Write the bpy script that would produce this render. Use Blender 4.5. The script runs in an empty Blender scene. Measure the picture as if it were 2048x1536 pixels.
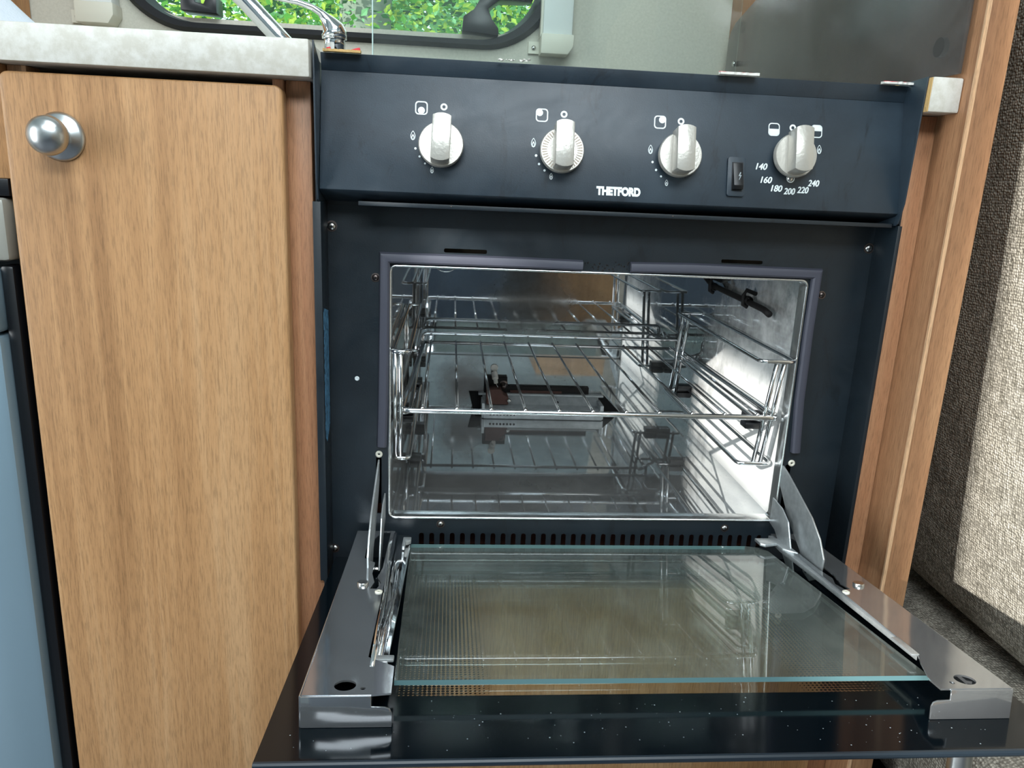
import bpy, bmesh, math, random
from mathutils import Vector, Matrix
random.seed(7)
sc = bpy.context.scene
C = sc.collection
PI = math.pi

# ------------------------------------------------------------------ camera
cam_d = bpy.data.cameras.new('camera'); cam = bpy.data.objects.new('camera', cam_d); C.objects.link(cam)
yaw, pit, rol = 0.08636, 0.25503, 0.04536
fwd = Vector((math.sin(yaw)*math.cos(pit), math.cos(yaw)*math.cos(pit), -math.sin(pit)))
r0 = Vector((math.cos(yaw), -math.sin(yaw), 0)); u0 = r0.cross(fwd)
rr = math.cos(rol)*r0 + math.sin(rol)*u0; uu = -math.sin(rol)*r0 + math.cos(rol)*u0
cam.matrix_world = Matrix(((rr.x, uu.x, -fwd.x, 0), (rr.y, uu.y, -fwd.y, -0.66), (rr.z, uu.z, -fwd.z, 0.80), (0, 0, 0, 1)))
cam_d.sensor_width = 36; cam_d.lens = 1527.86/2048*36; cam_d.clip_start = 0.02
sc.camera = cam
# ------------------------------------------------------------------ light
sc.view_settings.view_transform = 'Standard'; sc.view_settings.look = 'None'
sc.view_settings.gamma = 1; sc.view_settings.exposure = 0.0; sc.view_settings.use_curve_mapping = False
W = bpy.data.worlds.new('sky'); sc.world = W; W.use_nodes = True
W.node_tree.nodes['Background'].inputs[0].default_value = (0.80, 0.93, 1.0, 1)
W.node_tree.nodes['Background'].inputs[1].default_value = 2.2
def light(name, kind, loc, d, energy, col, **kw):
    l = bpy.data.lights.new(name, kind); l.energy = energy; l.color = col
    for k, v in kw.items(): setattr(l, k, v)
    o = bpy.data.objects.new(name, l); C.objects.link(o); o.location = loc
    o.rotation_euler = Vector(d).to_track_quat('-Z', 'Y').to_euler(); return o
light('sun', 'SUN', (-3, -3, 3), (1.24, 1, -0.55), 7.5, (1.0, 0.97, 0.91), angle=0.009)
light('rear_fill', 'AREA', (0.1, -1.75, 1.98), (0.0, 1, -0.75), 40, (0.86, 0.95, 1.0), shape='RECTANGLE', size=1.7, size_y=0.5)  # unseen area lamp added high at the rear to brighten the fronts
light('ceiling_fill', 'AREA', (0.1, -0.75, 2.07), (0, 0.1, -1), 16, (0.9, 0.97, 1.0), shape='RECTANGLE', size=0.9, size_y=0.7)  # unseen area lamp added overhead as general fill
light('left_fill', 'AREA', (-1.72, -0.85, 0.86), (1, 0.35, -0.02), 28, (0.93, 0.98, 1.0), shape='RECTANGLE', size=0.7, size_y=1.1)  # unseen area lamp added low at left, brightens wood below the oven door

# ------------------------------------------------------------------ helpers
def lin(r, g, b):
    f = lambda c: (c/255)/12.92 if c/255 <= 0.04045 else (((c/255)+0.055)/1.055)**2.4
    return (f(r), f(g), f(b), 1)
class NT:
    def __init__(s, name):
        s.m = bpy.data.materials.new(name); s.m.use_nodes = True; s.t = s.m.node_tree
        s.b = s.t.nodes['Principled BSDF']; s.out = s.t.nodes['Material Output']
    def n(s, typ, ins=None, **kw):
        x = s.t.nodes.new(typ)
        for k, v in kw.items(): setattr(x, k, v)
        for k, v in (ins or {}).items():
            if isinstance(v, bpy.types.NodeSocket): s.t.links.new(v, x.inputs[k])
            else: x.inputs[k].default_value = v
        return x
    def coord(s): return s.n('ShaderNodeTexCoord').outputs['Object']
    def map(s, scale, loc=(0, 0, 0), vec=None):
        return s.n('ShaderNodeMapping', {'Vector': vec or s.coord(), 'Scale': scale, 'Location': loc}).outputs[0]
    def noise(s, scale, detail=4, rough=.55, vec=None, sc_=1.0, dist=0.0):
        return s.n('ShaderNodeTexNoise', {'Vector': s.map(scale, vec=vec), 'Scale': sc_, 'Detail': detail, 'Roughness': rough, 'Distortion': dist}).outputs['Fac']
    def ramp(s, fac, stops, interp='LINEAR'):
        x = s.n('ShaderNodeValToRGB', {'Fac': fac}); e = x.color_ramp.elements; x.color_ramp.interpolation = interp
        while len(e) < len(stops): e.new(0.5)
        for i, (p, c) in enumerate(stops): e[i].position = p; e[i].color = c if not isinstance(c, (int, float)) else (c, c, c, 1)
        return x.outputs['Color']
    def mix(s, fac, a, b, blend='MIX'):
        x = s.n('ShaderNodeMix', data_type='RGBA', blend_type=blend)
        for k, v in ((0, fac), (6, a), (7, b)):
            if isinstance(v, bpy.types.NodeSocket): s.t.links.new(v, x.inputs[k])
            else: x.inputs[k].default_value = v
        return x.outputs[2]
    def math(s, op, a, b=0.0, c=0.0):
        x = s.n('ShaderNodeMath', operation=op)
        for i, v in enumerate((a, b, c)):
            if isinstance(v, bpy.types.NodeSocket): s.t.links.new(v, x.inputs[i])
            else: x.inputs[i].default_value = v
        return x.outputs[0]
    def bump(s, h, strength, dist=0.001):
        x = s.n('ShaderNodeBump', {'Height': h, 'Strength': strength, 'Distance': dist}); s.set('Normal', x.outputs[0]); return x.outputs[0]
    def set(s, k, v):
        if isinstance(v, bpy.types.NodeSocket): s.t.links.new(v, s.b.inputs[k])
        else: s.b.inputs[k].default_value = v
def plain(name, col, rough=.5, metal=0.0, bumpn=0.0, bs=300, spec=.5, var=0.0):
    N = NT(name); N.set('Roughness', rough); N.set('Metallic', metal); N.set('Specular IOR Level', spec)
    if var:
        N.set('Base Color', N.mix(N.noise((60, 60, 60), 5), tuple(c*(1-var) for c in col[:3])+(1,), tuple(min(1, c*(1+var)) for c in col[:3])+(1,)))
    else: N.set('Base Color', col)
    if bumpn: N.bump(N.noise((bs, bs, bs), 3), bumpn)
    return N.m
def spot(N, p, r0_, r1):   # soft round mask about a point of the object
    d = N.n('ShaderNodeVectorMath', {0: N.coord(), 1: p}, operation='DISTANCE').outputs['Value']
    n = N.noise((30, 30, 30), 4, .65)
    d = N.math('ADD', d, N.math('MULTIPLY', N.math('SUBTRACT', n, .5), r1*1.1))
    return N.n('ShaderNodeMapRange', {'Value': d, 'From Min': r0_, 'From Max': r1, 'To Min': 1.0, 'To Max': 0.0}).outputs[0]
def wood(name, dark, mid, light_, pale=None, off=0.0, rough=.42, axis='z'):
    N = NT(name)
    def sc3(a, b): return (a, a, b) if axis == 'z' else ((b, a, a) if axis == 'x' else (a, b, a))
    co = N.map((1, 1, 1), (off, off*1.7, off*.6))
    broad = N.noise(sc3(14, .9), 3, .5, co, dist=.6)
    cath = N.noise(sc3(60, 2.2), 5, .6, co, dist=1.6)
    fine = N.noise(sc3(900, 60), 3, .7, co)
    f = N.math('ADD', N.math('MULTIPLY', broad, .55), N.math('MULTIPLY', cath, .45))
    base = N.ramp(f, [(.34, dark), (.5, mid), (.64, light_)])
    flk = N.ramp(fine, [(.36, .72), (.52, 1.0), (.7, 1.06)])
    N.set('Base Color', N.mix(1.0, base, flk, 'MULTIPLY'))
    N.set('Roughness', rough); N.bump(fine, .12, .0004); N.set('Specular IOR Level', .4)
    return N.m
def fres(N, ior):      # the same Fresnel on both faces of a thin sheet
    bf = N.n('ShaderNodeNewGeometry').outputs['Backfacing']
    return N.n('ShaderNodeFresnel', {'IOR': N.n('ShaderNodeMapRange', {'Value': bf, 'To Min': ior, 'To Max': 1/ior}).outputs[0]})
def glass(name, tint, ior=1.5, rough=0.0, haze=0.0, haze_col=(.7, .8, .8, 1)):
    N = NT(name); t = N.t
    tr = N.n('ShaderNodeBsdfTransparent', {'Color': tint}); gl = N.n('ShaderNodeBsdfGlossy', {'Color': (1, 1, 1, 1), 'Roughness': rough})
    fr = fres(N, ior)
    mx = N.n('ShaderNodeMixShader', {0: fr.outputs[0], 1: tr.outputs[0], 2: gl.outputs[0]}); o = mx.outputs[0]
    if haze:
        df = N.n('ShaderNodeBsdfDiffuse', {'Color': haze_col})
        sm = N.ramp(N.noise((9, 9, 9), 6, .7, dist=.5), [(.35, 0.25), (.7, 1.0)])
        f = N.math('MULTIPLY', sm, haze)
        o = N.n('ShaderNodeMixShader', {0: f, 1: o, 2: df.outputs[0]}).outputs[0]
    t.links.new(o, N.out.inputs[0]); return N.m

def box(bm, x0, x1, y0, y1, z0, z1):
    vs = [bm.verts.new((x, y, z)) for x in (x0, x1) for y in (y0, y1) for z in (z0, z1)]
    fs = [bm.faces.new([vs[i] for i in q]) for q in ((0, 1, 3, 2), (4, 6, 7, 5), (0, 4, 5, 1), (2, 3, 7, 6), (0, 2, 6, 4), (1, 5, 7, 3))]
    return fs
def prism(bm, pts, to3, a, b):     # polygon pts in 2D, extruded between a and b; to3(u,v,w)->xyz
    A = [bm.verts.new(to3(u, v, a)) for u, v in pts]; B = [bm.verts.new(to3(u, v, b)) for u, v in pts]
    n = len(pts); bm.faces.new(A); bm.faces.new(list(reversed(B)))
    for i in range(n): bm.faces.new((A[(i+1) % n], A[i], B[i], B[(i+1) % n]))
def rrect(x0, x1, z0, z1, r, seg=5):
    out = []
    for cx, cz, a0 in ((x1-r, z1-r, 0), (x0+r, z1-r, 90), (x0+r, z0+r, 180), (x1-r, z0+r, 270)):
        for k in range(seg+1):
            a = math.radians(a0+90*k/seg); out.append((cx+r*math.cos(a), cz+r*math.sin(a)))
    return out
def lathe(bm, prof, center, axis, seg=32):   # prof list of (r, h) along axis
    ax = Vector(axis).normalized(); s = ax.orthogonal().normalized(); t = ax.cross(s); c = Vector(center); rings = []
    for r, h in prof:
        if r < 1e-6: rings.append([bm.verts.new(c+ax*h)])
        else: rings.append([bm.verts.new(c+ax*h+(s*math.cos(2*PI*k/seg)+t*math.sin(2*PI*k/seg))*r) for k in range(seg)])
    for a, b in zip(rings, rings[1:]):
        for k in range(seg):
            k2 = (k+1) % seg
            if len(a) == 1 and len(b) == 1: continue
            if len(a) == 1: bm.faces.new((a[0], b[k], b[k2]))
            elif len(b) == 1: bm.faces.new((a[k], b[0], a[k2]))
            else: bm.faces.new((a[k], b[k], b[k2], a[k2]))
def fillet(pts, r, seg=5, closed=False):
    pts = [Vector(p) for p in pts]; n = len(pts); out = []
    for i, p in enumerate(pts):
        if not closed and i in (0, n-1): out.append(p); continue
        a = pts[i-1]-p; b = pts[(i+1) % n]-p; rr_ = min(r, a.length*.45, b.length*.45)
        A = p+a.normalized()*rr_; B = p+b.normalized()*rr_
        for k in range(seg+1):
            t = k/seg; out.append(A*(1-t)**2+p*2*t*(1-t)+B*t*t)
    return out
def tube(bm, pts, r, seg=8, closed=False, cap=True):
    pts = [Vector(p) for p in pts]; n = len(pts); rings = []; prev = None
    rad = r if isinstance(r, (list, tuple)) else [r]*n
    for i, p in enumerate(pts):
        if closed: d = (pts[(i+1) % n]-pts[i-1])
        else: d = pts[min(i+1, n-1)]-pts[max(i-1, 0)]
        d.normalize()
        s = d.orthogonal().normalized() if prev is None else (prev-d*prev.dot(d)).normalized()
        prev = s; t = d.cross(s)
        rings.append([bm.verts.new(p+(s*math.cos(2*PI*k/seg)+t*math.sin(2*PI*k/seg))*rad[i]) for k in range(seg)])
    m = n if closed else n-1
    for i in range(m):
        a, b = rings[i], rings[(i+1) % n]
        off = 0
        if closed and i == n-1:
            off = min(range(seg), key=lambda q: (a[0].co-b[q].co).length)
        for k in range(seg): bm.faces.new((a[k], a[(k+1) % seg], b[(k+1+off) % seg], b[(k+off) % seg]))
    if cap and not closed: bm.faces.new(list(reversed(rings[0]))); bm.faces.new(rings[-1])
def obj(name, bm, mat, parent=None, bevel=0.0, smooth=False, bseg=2, kind=None, label=None):
    bmesh.ops.recalc_face_normals(bm, faces=bm.faces)
    if bevel: bmesh.ops.bevel(bm, geom=[e for e in bm.edges if len(e.link_faces) == 2 and e.calc_face_angle(0) > .5], offset=bevel, segments=bseg, profile=.5, affect='EDGES', clamp_overlap=True)
    me = bpy.data.meshes.new(name); bm.to_mesh(me); bm.free()
    for m in (mat if isinstance(mat, (list, tuple)) else [mat]): me.materials.append(m)
    if smooth or bevel:
        for p in me.polygons: p.use_smooth = True
        if not smooth or smooth == 'auto': me.set_sharp_from_angle(angle=math.radians(35))
    o = bpy.data.objects.new(name, me); C.objects.link(o)
    if parent: o.parent = parent
    if kind: o['kind'] = kind
    if label: o['label'] = label
    return o
def BM(): return bmesh.new()
def bxo(name, d, mat, parent=None, bevel=0.0, **kw):
    bm = BM(); box(bm, *d); return obj(name, bm, mat, parent, bevel, **kw)
def tag(o, label, cat, group=None):
    o['label'] = label; o['category'] = cat
    if group: o['group'] = group
    return o
def empty(name, loc, label, cat, group=None):
    o = bpy.data.objects.new(name, None); C.objects.link(o); o.location = loc; o.empty_display_size = .05
    bpy.context.view_layer.update(); return tag(o, label, cat, group)
def keep(o, parent):       # parent at its world place
    o.parent = parent; o.matrix_parent_inverse = parent.matrix_basis.inverted(); return o
def cut(o, cutter):
    m = o.modifiers.new('b', 'BOOLEAN'); m.operation = 'DIFFERENCE'; m.object = cutter; m.solver = 'EXACT'
    dg = bpy.context.evaluated_depsgraph_get(); me = bpy.data.meshes.new_from_object(o.evaluated_get(dg))
    o.modifiers.clear(); o.data = me; bpy.data.objects.remove(cutter)
XY = lambda y: (lambda u, v, w: (u, w, v))
XZ = lambda u, v, w: (u, w, v)       # polygon in x-z, extruded along y
YZ = lambda u, v, w: (w, u, v)       # polygon in y-z, extruded along x
FLAT = lambda u, v, w: (u, v, w)     # polygon in x-y, extruded along z

# ------------------------------------------------------------------ materials
M = {}
M['door_wood'] = wood('cabinet_wood', lin(152, 112, 74), lin(176, 134, 92), lin(188, 149, 108))
M['frame_wood'] = wood('frame_wood', lin(150, 100, 72), lin(174, 124, 90), lin(188, 140, 104), off=3.3)
M['post_wood'] = wood('post_wood', lin(146, 104, 74), lin(168, 124, 90), lin(180, 138, 102), off=7.1)
M['edge_wood'] = wood('edge_band', lin(206, 164, 126), lin(216, 176, 138), lin(222, 186, 150), off=1.1)
M['dark_void'] = plain('dark_void', lin(10, 11, 13), .9)
N = NT('worktop_laminate')
sp = N.noise((90, 90, 90), 8, .7); bl = N.noise((14, 14, 26), 5, .6)
N.set('Base Color', N.mix(N.ramp(sp, [(.4, 0), (.62, 1)]), N.mix(bl, lin(188, 185, 174), lin(202, 198, 187)), N.mix(bl, lin(208, 207, 200), lin(219, 217, 210))))
N.set('Roughness', .38); M['worktop'] = N.m
M['chipboard'] = plain('chipboard', lin(206, 170, 112), .9, bumpn=.8, bs=500, var=.25)
def enamel(name, c0, c1, rough):
    N = NT(name); a = N.noise((9, 9, 9), 6, .65, dist=.4); f = N.noise((900, 900, 900), 2, .5)
    sm = N.ramp(N.noise((38, 38, 13), 6, .75, dist=.9), [(.58, 0), (.66, .55)])
    N.set('Base Color', N.mix(sm, N.mix(N.ramp(a, [(.35, 0), (.7, 1)]), c0, c1), tuple(c*.45 for c in c0[:3])+(1,)))
    N.set('Roughness', N.ramp(N.noise((16, 16, 22), 7, .7, dist=.8), [(.3, rough-.08), (.7, rough+.12)]))
    N.bump(f, .10, .0006); N.set('Specular IOR Level', .55); return N.m
M['enamel'] = enamel('black_enamel', lin(27, 39, 49), lin(41, 55, 66), .42)
M['enamel_plate'] = enamel('black_enamel_plate', lin(14, 24, 31), lin(22, 34, 42), .45)
M['black_gloss'] = plain('black_glass', lin(5, 11, 16), .10, spec=.30)
def chrome(name, col, rough, n=0.0):
    N = NT(name); N.set('Base Color', col); N.set('Metallic', 1.0); N.set('Roughness', rough)
    if n: N.bump(N.noise((22, 22, 22), 2, .5), n, .002)
    return N.m
M['chrome'] = chrome('chrome', (.86, .87, .88, 1), .06)
M['wire'] = chrome('chromed_wire', (.72, .73, .74, 1), .12)
M['steel_edge'] = chrome('steel_edge', (.78, .80, .80, 1), .22)
M['galv'] = None
N = NT('galvanised'); a = N.noise((150, 150, 150), 4, .6)
N.set('Base Color', N.mix(a, (.36, .39, .40, 1), (.72, .75, .76, 1))); N.set('Metallic', .75); N.set('Roughness', .38); N.bump(a, .4, .0008); M['galv'] = N.m
N = NT('burner_plate'); a = N.noise((90, 90, 90), 5, .6)
N.set('Base Color', N.mix(a, lin(130, 136, 138), lin(200, 206, 208))); N.set('Metallic', .35); N.set('Roughness', .5); M['burner_plate'] = N.m
M['rust'] = plain('rusty_steel', lin(84, 58, 52), .75, .2, .5, 300, var=.4)
M['soot'] = plain('sooty_steel', lin(24, 22, 22), .7, .3, .4, 300, var=.4)
M['bracket'] = None
N = NT('bright_steel'); a = N.noise((25, 25, 25), 5, .6)
N.set('Base Color', N.mix(a, (.44, .46, .48, 1), (.58, .60, .62, 1))); N.set('Metallic', .88); N.set('Roughness', N.ramp(a, [(.3, .07), (.7, .13)])); N.bump(N.noise((12, 12, 12), 2), .25, .002); M['bracket'] = N.m
def liner(name, stain, haze=.09, sun_haze=None):
    N = NT(name)
    cl = N.noise((7, 7, 7), 6, .65, dist=.7)
    base = N.mix(N.ramp(cl, [(.35, 0), (.68, 1)]), (.46, .49, .51, 1), (.72, .74, .74, 1))
    dirt = N.ramp(N.noise((420, 420, 420), 2, .5), [(.26, 0.0), (.33, 1.0)])
    base = N.mix(N.math('MULTIPLY', N.math('SUBTRACT', 1.0, dirt), .7), base, (.12, .10, .09, 1))
    rough = N.ramp(N.noise((11, 11, 11), 6, .7, dist=1.0), [(.35, .015), (.6, .035), (.8, .12)])
    met = 1.0; masks = None
    for p, r_0, r_1, col, st in stain:
        mk = N.math('MULTIPLY', spot(N, p, r_0, r_1), st)
        base = N.mix(mk, base, col); masks = mk if masks is None else N.math('MAXIMUM', masks, mk)
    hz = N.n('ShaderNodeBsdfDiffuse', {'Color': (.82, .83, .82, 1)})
    if masks is not None:
        rough = N.mix(N.math('MULTIPLY', masks, .35), rough, (.3, .3, .3, 1)); N.set('Metallic', N.math('SUBTRACT', 1.0, N.math('MULTIPLY', masks, .4)))
    else: N.set('Metallic', 1.0)
    N.set('Base Color', base); N.set('Roughness', rough)
    N.bump(N.noise((7, 7, 7), 1, .4), .035, .004)
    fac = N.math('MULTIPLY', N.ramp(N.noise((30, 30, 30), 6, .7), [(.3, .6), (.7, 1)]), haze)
    if sun_haze: fac = N.math('ADD', fac, N.math('MULTIPLY', spot(N, sun_haze, .10, .22), .55))  # hazy film placed and strengthened so the sun patch shows white
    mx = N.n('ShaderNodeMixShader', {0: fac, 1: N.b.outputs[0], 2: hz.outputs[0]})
    N.t.links.new(mx.outputs[0], N.out.inputs[0]); return N.m
brown = (.10, .075, .055, 1); red = (.10, .045, .035, 1)
M['liner_back'] = liner('liner_back', [((.115, .41, .64), .02, .075, brown, .78), ((.10, .41, .70), .02, .06, brown, .7), ((.03, .41, .515), .01, .055, red, .7), ((.20, .41, .60), .0, .03, (.16, .10, .05, 1), .6)])
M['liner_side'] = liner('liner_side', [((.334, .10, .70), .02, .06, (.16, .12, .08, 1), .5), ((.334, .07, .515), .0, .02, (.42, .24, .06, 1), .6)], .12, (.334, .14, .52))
M['liner_floor'] = liner('liner_floor', [((.14, .30, .481), .03, .13, (.09, .08, .07, 1), .45)])
M['seal'] = plain('rubber_seal', lin(66, 68, 80), .55, bumpn=.2, bs=120)
M['knob'] = plain('satin_knob', lin(184, 181, 173), .30, .45, .15, 400, var=.06)
M['knob_side'] = plain('knob_scratch', lin(150, 138, 124), .4, .3)  # darker tone of the radial scratch marks
M['print'] = plain('white_print', lin(222, 232, 234), .5)
M['print_grey'] = plain('grey_print', lin(150, 160, 165), .5)
M['switch'] = plain('black_plastic', lin(14, 16, 20), .35)
M['screw'] = chrome('screw_steel', (.62, .62, .60, 1), .25)
M['screw_dark'] = chrome('screw_dark', (.16, .13, .12, 1), .4)
M['white_seal'] = plain('white_sealant', lin(216, 214, 208), .7, bumpn=.5, bs=200)
M['red_seal'] = plain('red_backing', lin(206, 36, 52), .6)
M['satin'] = chrome('satin_nickel', (.55, .57, .57, 1), .3)
M['fridge_metal'] = plain('fridge_metal', lin(138, 162, 176), .28, .45)
M['fridge_grey'] = plain('fridge_panel', lin(150, 150, 142), .35, .1)
M['label'] = None
N = NT('printed_label'); st = N.noise((60, 900, 260), 2, .5)
N.set('Base Color', N.mix(N.ramp(st, [(.50, 0), (.56, 1)]), lin(86, 140, 178), lin(28, 52, 74))); N.set('Roughness', .45); M['label'] = N.m
M['door_glass'] = glass('clear_oven_glass', (.84, .91, .88, 1), 1.5, .0, .09, (.60, .64, .60, 1))
M['glass_edge'] = plain('green_glass_edge', lin(92, 126, 130), .25, spec=.5)
M['lid_glass'] = glass('lid_glass', (.93, .96, .95, 1), 1.45, .0, .03, (.8, .85, .84, 1))
M['smoked'] = glass('smoked_acrylic', (.50, .51, .53, 1), 1.45, .22, .20, (.36, .345, .33, 1))
M['pane'] = glass('window_acrylic', (.86, .97, .93, 1), 1.3, .0, .04, (.9, 1, .97, 1))
# outer door glass window: tinted clear area with a printed dot matrix along both sides
N = NT('dotted_glass'); co = N.coord(); sx = N.n('ShaderNodeSeparateXYZ', {0: co})
P_ = 0.0030
fx = N.math('SUBTRACT', N.math('FRACT', N.math('DIVIDE', sx.outputs[0], P_)), .5); fy = N.math('SUBTRACT', N.math('FRACT', N.math('DIVIDE', sx.outputs[1], P_)), .5)
d2 = N.math('ADD', N.math('MULTIPLY', fx, fx), N.math('MULTIPLY', fy, fy))
edge = N.math('MINIMUM', N.math('ADD', sx.outputs[0], .029), N.math('SUBTRACT', .306, sx.outputs[0]))
rad = N.n('ShaderNodeMapRange', {'Value': edge, 'From Min': 0.0, 'From Max': .062, 'To Min': .30, 'To Max': 0.0}).outputs[0]
dot = N.math('LESS_THAN', d2, rad)
tr = N.n('ShaderNodeBsdfTransparent', {'Color': (.93, .94, .93, 1)}); gl = N.n('ShaderNodeBsdfGlossy', {'Roughness': 0.0}); bk = N.n('ShaderNodeBsdfPrincipled', {'Base Color': lin(12, 14, 16), 'Roughness': .2})
fr = fres(N, 1.5); a = N.n('ShaderNodeMixShader', {0: fr.outputs[0], 1: tr.outputs[0], 2: gl.outputs[0]})
N.t.links.new(N.n('ShaderNodeMixShader', {0: dot, 1: a.outputs[0], 2: bk.outputs[0]}).outputs[0], N.out.inputs[0]); M['dots'] = N.m
def weave(name, cols, s=330.0):
    N = NT(name); co = N.coord()
    v = N.n('ShaderNodeTexVoronoi', {'Vector': N.map((s, s, s*1.15), vec=co), 'Scale': 1.0, 'Randomness': .55})
    v2 = N.noise((s*.2, s*.2, s*2.4), 3, .7, co); v3 = N.noise((s*2, s*.9, s*.12), 3, .7, co)
    f = N.math('ADD', N.math('MULTIPLY', v2, .5), N.math('MULTIPLY', v3, .5))
    c = N.ramp(f, [(.38, cols[0]), (.5, cols[1]), (.62, cols[2])])
    c = N.mix(1.0, c, N.ramp(v.outputs['Distance'], [(.15, 1.0), (.62, .45)]), 'MULTIPLY')
    N.set('Base Color', c); N.set('Roughness', .95); N.set('Specular IOR Level', .1)
    N.bump(N.math('SUBTRACT', 1.0, v.outputs['Distance']), .8, .002); return N.m
M['weave'] = weave('woven_upholstery', (lin(140, 135, 122), lin(188, 182, 168), lin(222, 216, 203)))
M['weave_dark'] = weave('woven_upholstery_seat', (lin(130, 124, 114), lin(172, 166, 154), lin(204, 198, 184)))
N = NT('wallboard'); N.set('Base Color', N.mix(N.noise((260, 260, 260), 5, .7), lin(176, 173, 160), lin(214, 211, 198))); N.set('Roughness', .8); M['wall'] = N.m
M['cream'] = plain('cream_wall', lin(172, 186, 190), .8)
M['rubber'] = plain('window_rubber', lin(9, 12, 17), .6, bumpn=.1, spec=.3)
M['rail_white'] = plain('blind_rail_plastic', lin(224, 228, 226), .4)
M['rail_cap'] = plain('blind_rail_cap', lin(216, 213, 198), .5)
M['floor'] = plain('vinyl_floor', lin(84, 88, 96), .5, var=.1)
M['towel'] = plain('towel', lin(214, 220, 230), .95, bumpn=.8, bs=300)
M['bark'] = plain('bark', lin(120, 120, 112), .9, bumpn=.8, bs=40, var=.3)
def leafm(name, c):
    N = NT(name); df = N.n('ShaderNodeBsdfDiffuse', {'Color': c}); tl = N.n('ShaderNodeBsdfTranslucent', {'Color': tuple(min(1, x*1.5) for x in c[:3])+(1,)})
    N.t.links.new(N.n('ShaderNodeMixShader', {0: .5, 1: df.outputs[0], 2: tl.outputs[0]}).outputs[0], N.out.inputs[0]); return N.m
leaf_mats = [leafm('leaf_mid', lin(96, 150, 62)), leafm('leaf_dark', lin(44, 88, 48)), leafm('leaf_yellow', lin(190, 200, 90)), leafm('leaf_pale', lin(150, 196, 150))]

# ================================================================== SETTING
def struct(o): o['kind'] = 'structure'; return o
struct(bxo('floor', (-1.83, 1.33, -2.36, .62, -.03, 0), M['floor']))
struct(bxo('ceiling', (-1.83, 1.33, -2.36, .62, 2.1, 2.13), M['cream']))
wl = bxo('wall_left', (-1.83, -1.8, -2.33, .62, 0, 2.1), M['cream']); struct(wl)
bm = BM(); box(bm, -1.9, -1.7, -1.70, -1.40, 1.43, 1.57); box(bm, -1.9, -1.7, -2.20, -1.845, 1.40, 2.06); cut(wl, obj('c', bm, M['cream']))  # openings shaped so the sun reaches only the oven wall and the cushion
struct(bxo('wall_right', (1.3, 1.33, -2.33, .62, 0, 2.1), M['cream']))
struct(bxo('wall_rear', (-1.83, 1.33, -2.36, -2.33, 0, 2.1), M['cream']))

# back wall with the window hole
bm = BM(); box(bm, -1.8, 1.3, .585, .62, 0, 2.1); bw = obj('wall_back', bm, M['wall']); struct(bw)
wx0, wx1, wz0, wz1 = -.50, .155, .995, 1.55
bm = BM(); prism(bm, rrect(wx0+.02, wx1-.02, wz0+.02, wz1-.02, .09, 10), XZ, .5, .7); cut(bw, obj('c', bm, M['wall']))
# window_1: rubber frame, pane, latches
bm = BM()
outer = rrect(wx0, wx1, wz0, wz1, .115, 14); inner = rrect(wx0+.032, wx1-.032, wz0+.016, wz1-.020, .095, 14)
n = len(outer)
for (ya, yb, A, B) in ((.572, .61, outer, inner),):
    va = [bm.verts.new((x, .583, z)) for x, z in A]; vb = [bm.verts.new((x, .568, z)) for x, z in [((a[0]*.75+b[0]*.25), (a[1]*.75+b[1]*.25)) for a, b in zip(A, B)]]
    vc = [bm.verts.new((x, .570, z)) for x, z in [((a[0]*.3+b[0]*.7), (a[1]*.3+b[1]*.7)) for a, b in zip(A, B)]]; vd = [bm.verts.new((x, .60, z)) for x, z in B]
    ve = [bm.verts.new((x, .60, z)) for x, z in A]
    for r1, r2 in ((va, vb), (vb, vc), (vc, vd), (vd, ve), (ve, va)):
        for i in range(n): bm.faces.new((r1[i], r1[(i+1) % n], r2[(i+1) % n], r2[i]))
win = obj('window_1', bm, M['rubber'], smooth='auto'); struct(win)
bm = BM(); prism(bm, inner, XZ, .596, .599); obj('pane', bm, M['pane'], win)
bm = BM(); prism(bm, [(-.392, 1.020), (-.342, 1.018), (-.342, 1.040), (-.352, 1.048), (-.36, 1.03), (-.372, 1.032), (-.374, 1.05), (-.392, 1.05)], XZ, .560, .594)
obj('latch', bm, M['switch'], win, .001)
bm = BM(); prism(bm, [(.008, 1.016), (.062, 1.012), (.062, 1.022), (.052, 1.034), (.046, 1.048), (.062, 1.060), (.10, 1.061), (.112, 1.064), (.112, 1.072), (.055, 1.071), (.035, 1.062), (.025, 1.046), (.010, 1.036)], XZ, .562, .594)
obj('latch', bm, M['switch'], win, .001)
for nm, x0, x1, zb, lab in (('blind_rail', .127, .172, .990, 'white plastic blind side rail on the right of the window'), ('blind_rail', -.533, -.484, .995, 'white plastic blind side rail on the left of the window')):
    e = empty(nm, ((x0+x1)/2, .585, zb), lab, 'blind rail', 'blind rails beside the window')
    o = bxo('rail', (x0, x1, .556, .585, zb+.022, 1.6), M['rail_white'], None, .004); keep(o, e)
    o = bxo('groove_strip', (x0-.003, x0+.003, .560, .585, zb+.024, 1.6), M['rail_cap'], None, .001); keep(o, e)
    bm = BM(); prism(bm, [(x0-.002, zb), (x1-.006, zb), (x1+.002, zb+.012), (x1+.002, zb+.028), (x0-.002, zb+.028)], XZ, .552, .585); o = obj('end_cap', bm, M['rail_cap'], None, .002); keep(o, e)
    bm = BM(); box(bm, x0-.018, x0-.002, .58, .585, zb+.003, zb+.02); o = obj('fixing_tab', bm, M['rail_cap'], None); keep(o, e)
    bm = BM(); lathe(bm, [(0, .003), (.002, .0028), (.0036, .001), (.0036, 0)], (x0-.010, .58, zb+.011), (0, -1, 0), 16); o = obj('screw', bm, M['screw'], None, smooth=True); keep(o, e)

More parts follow.
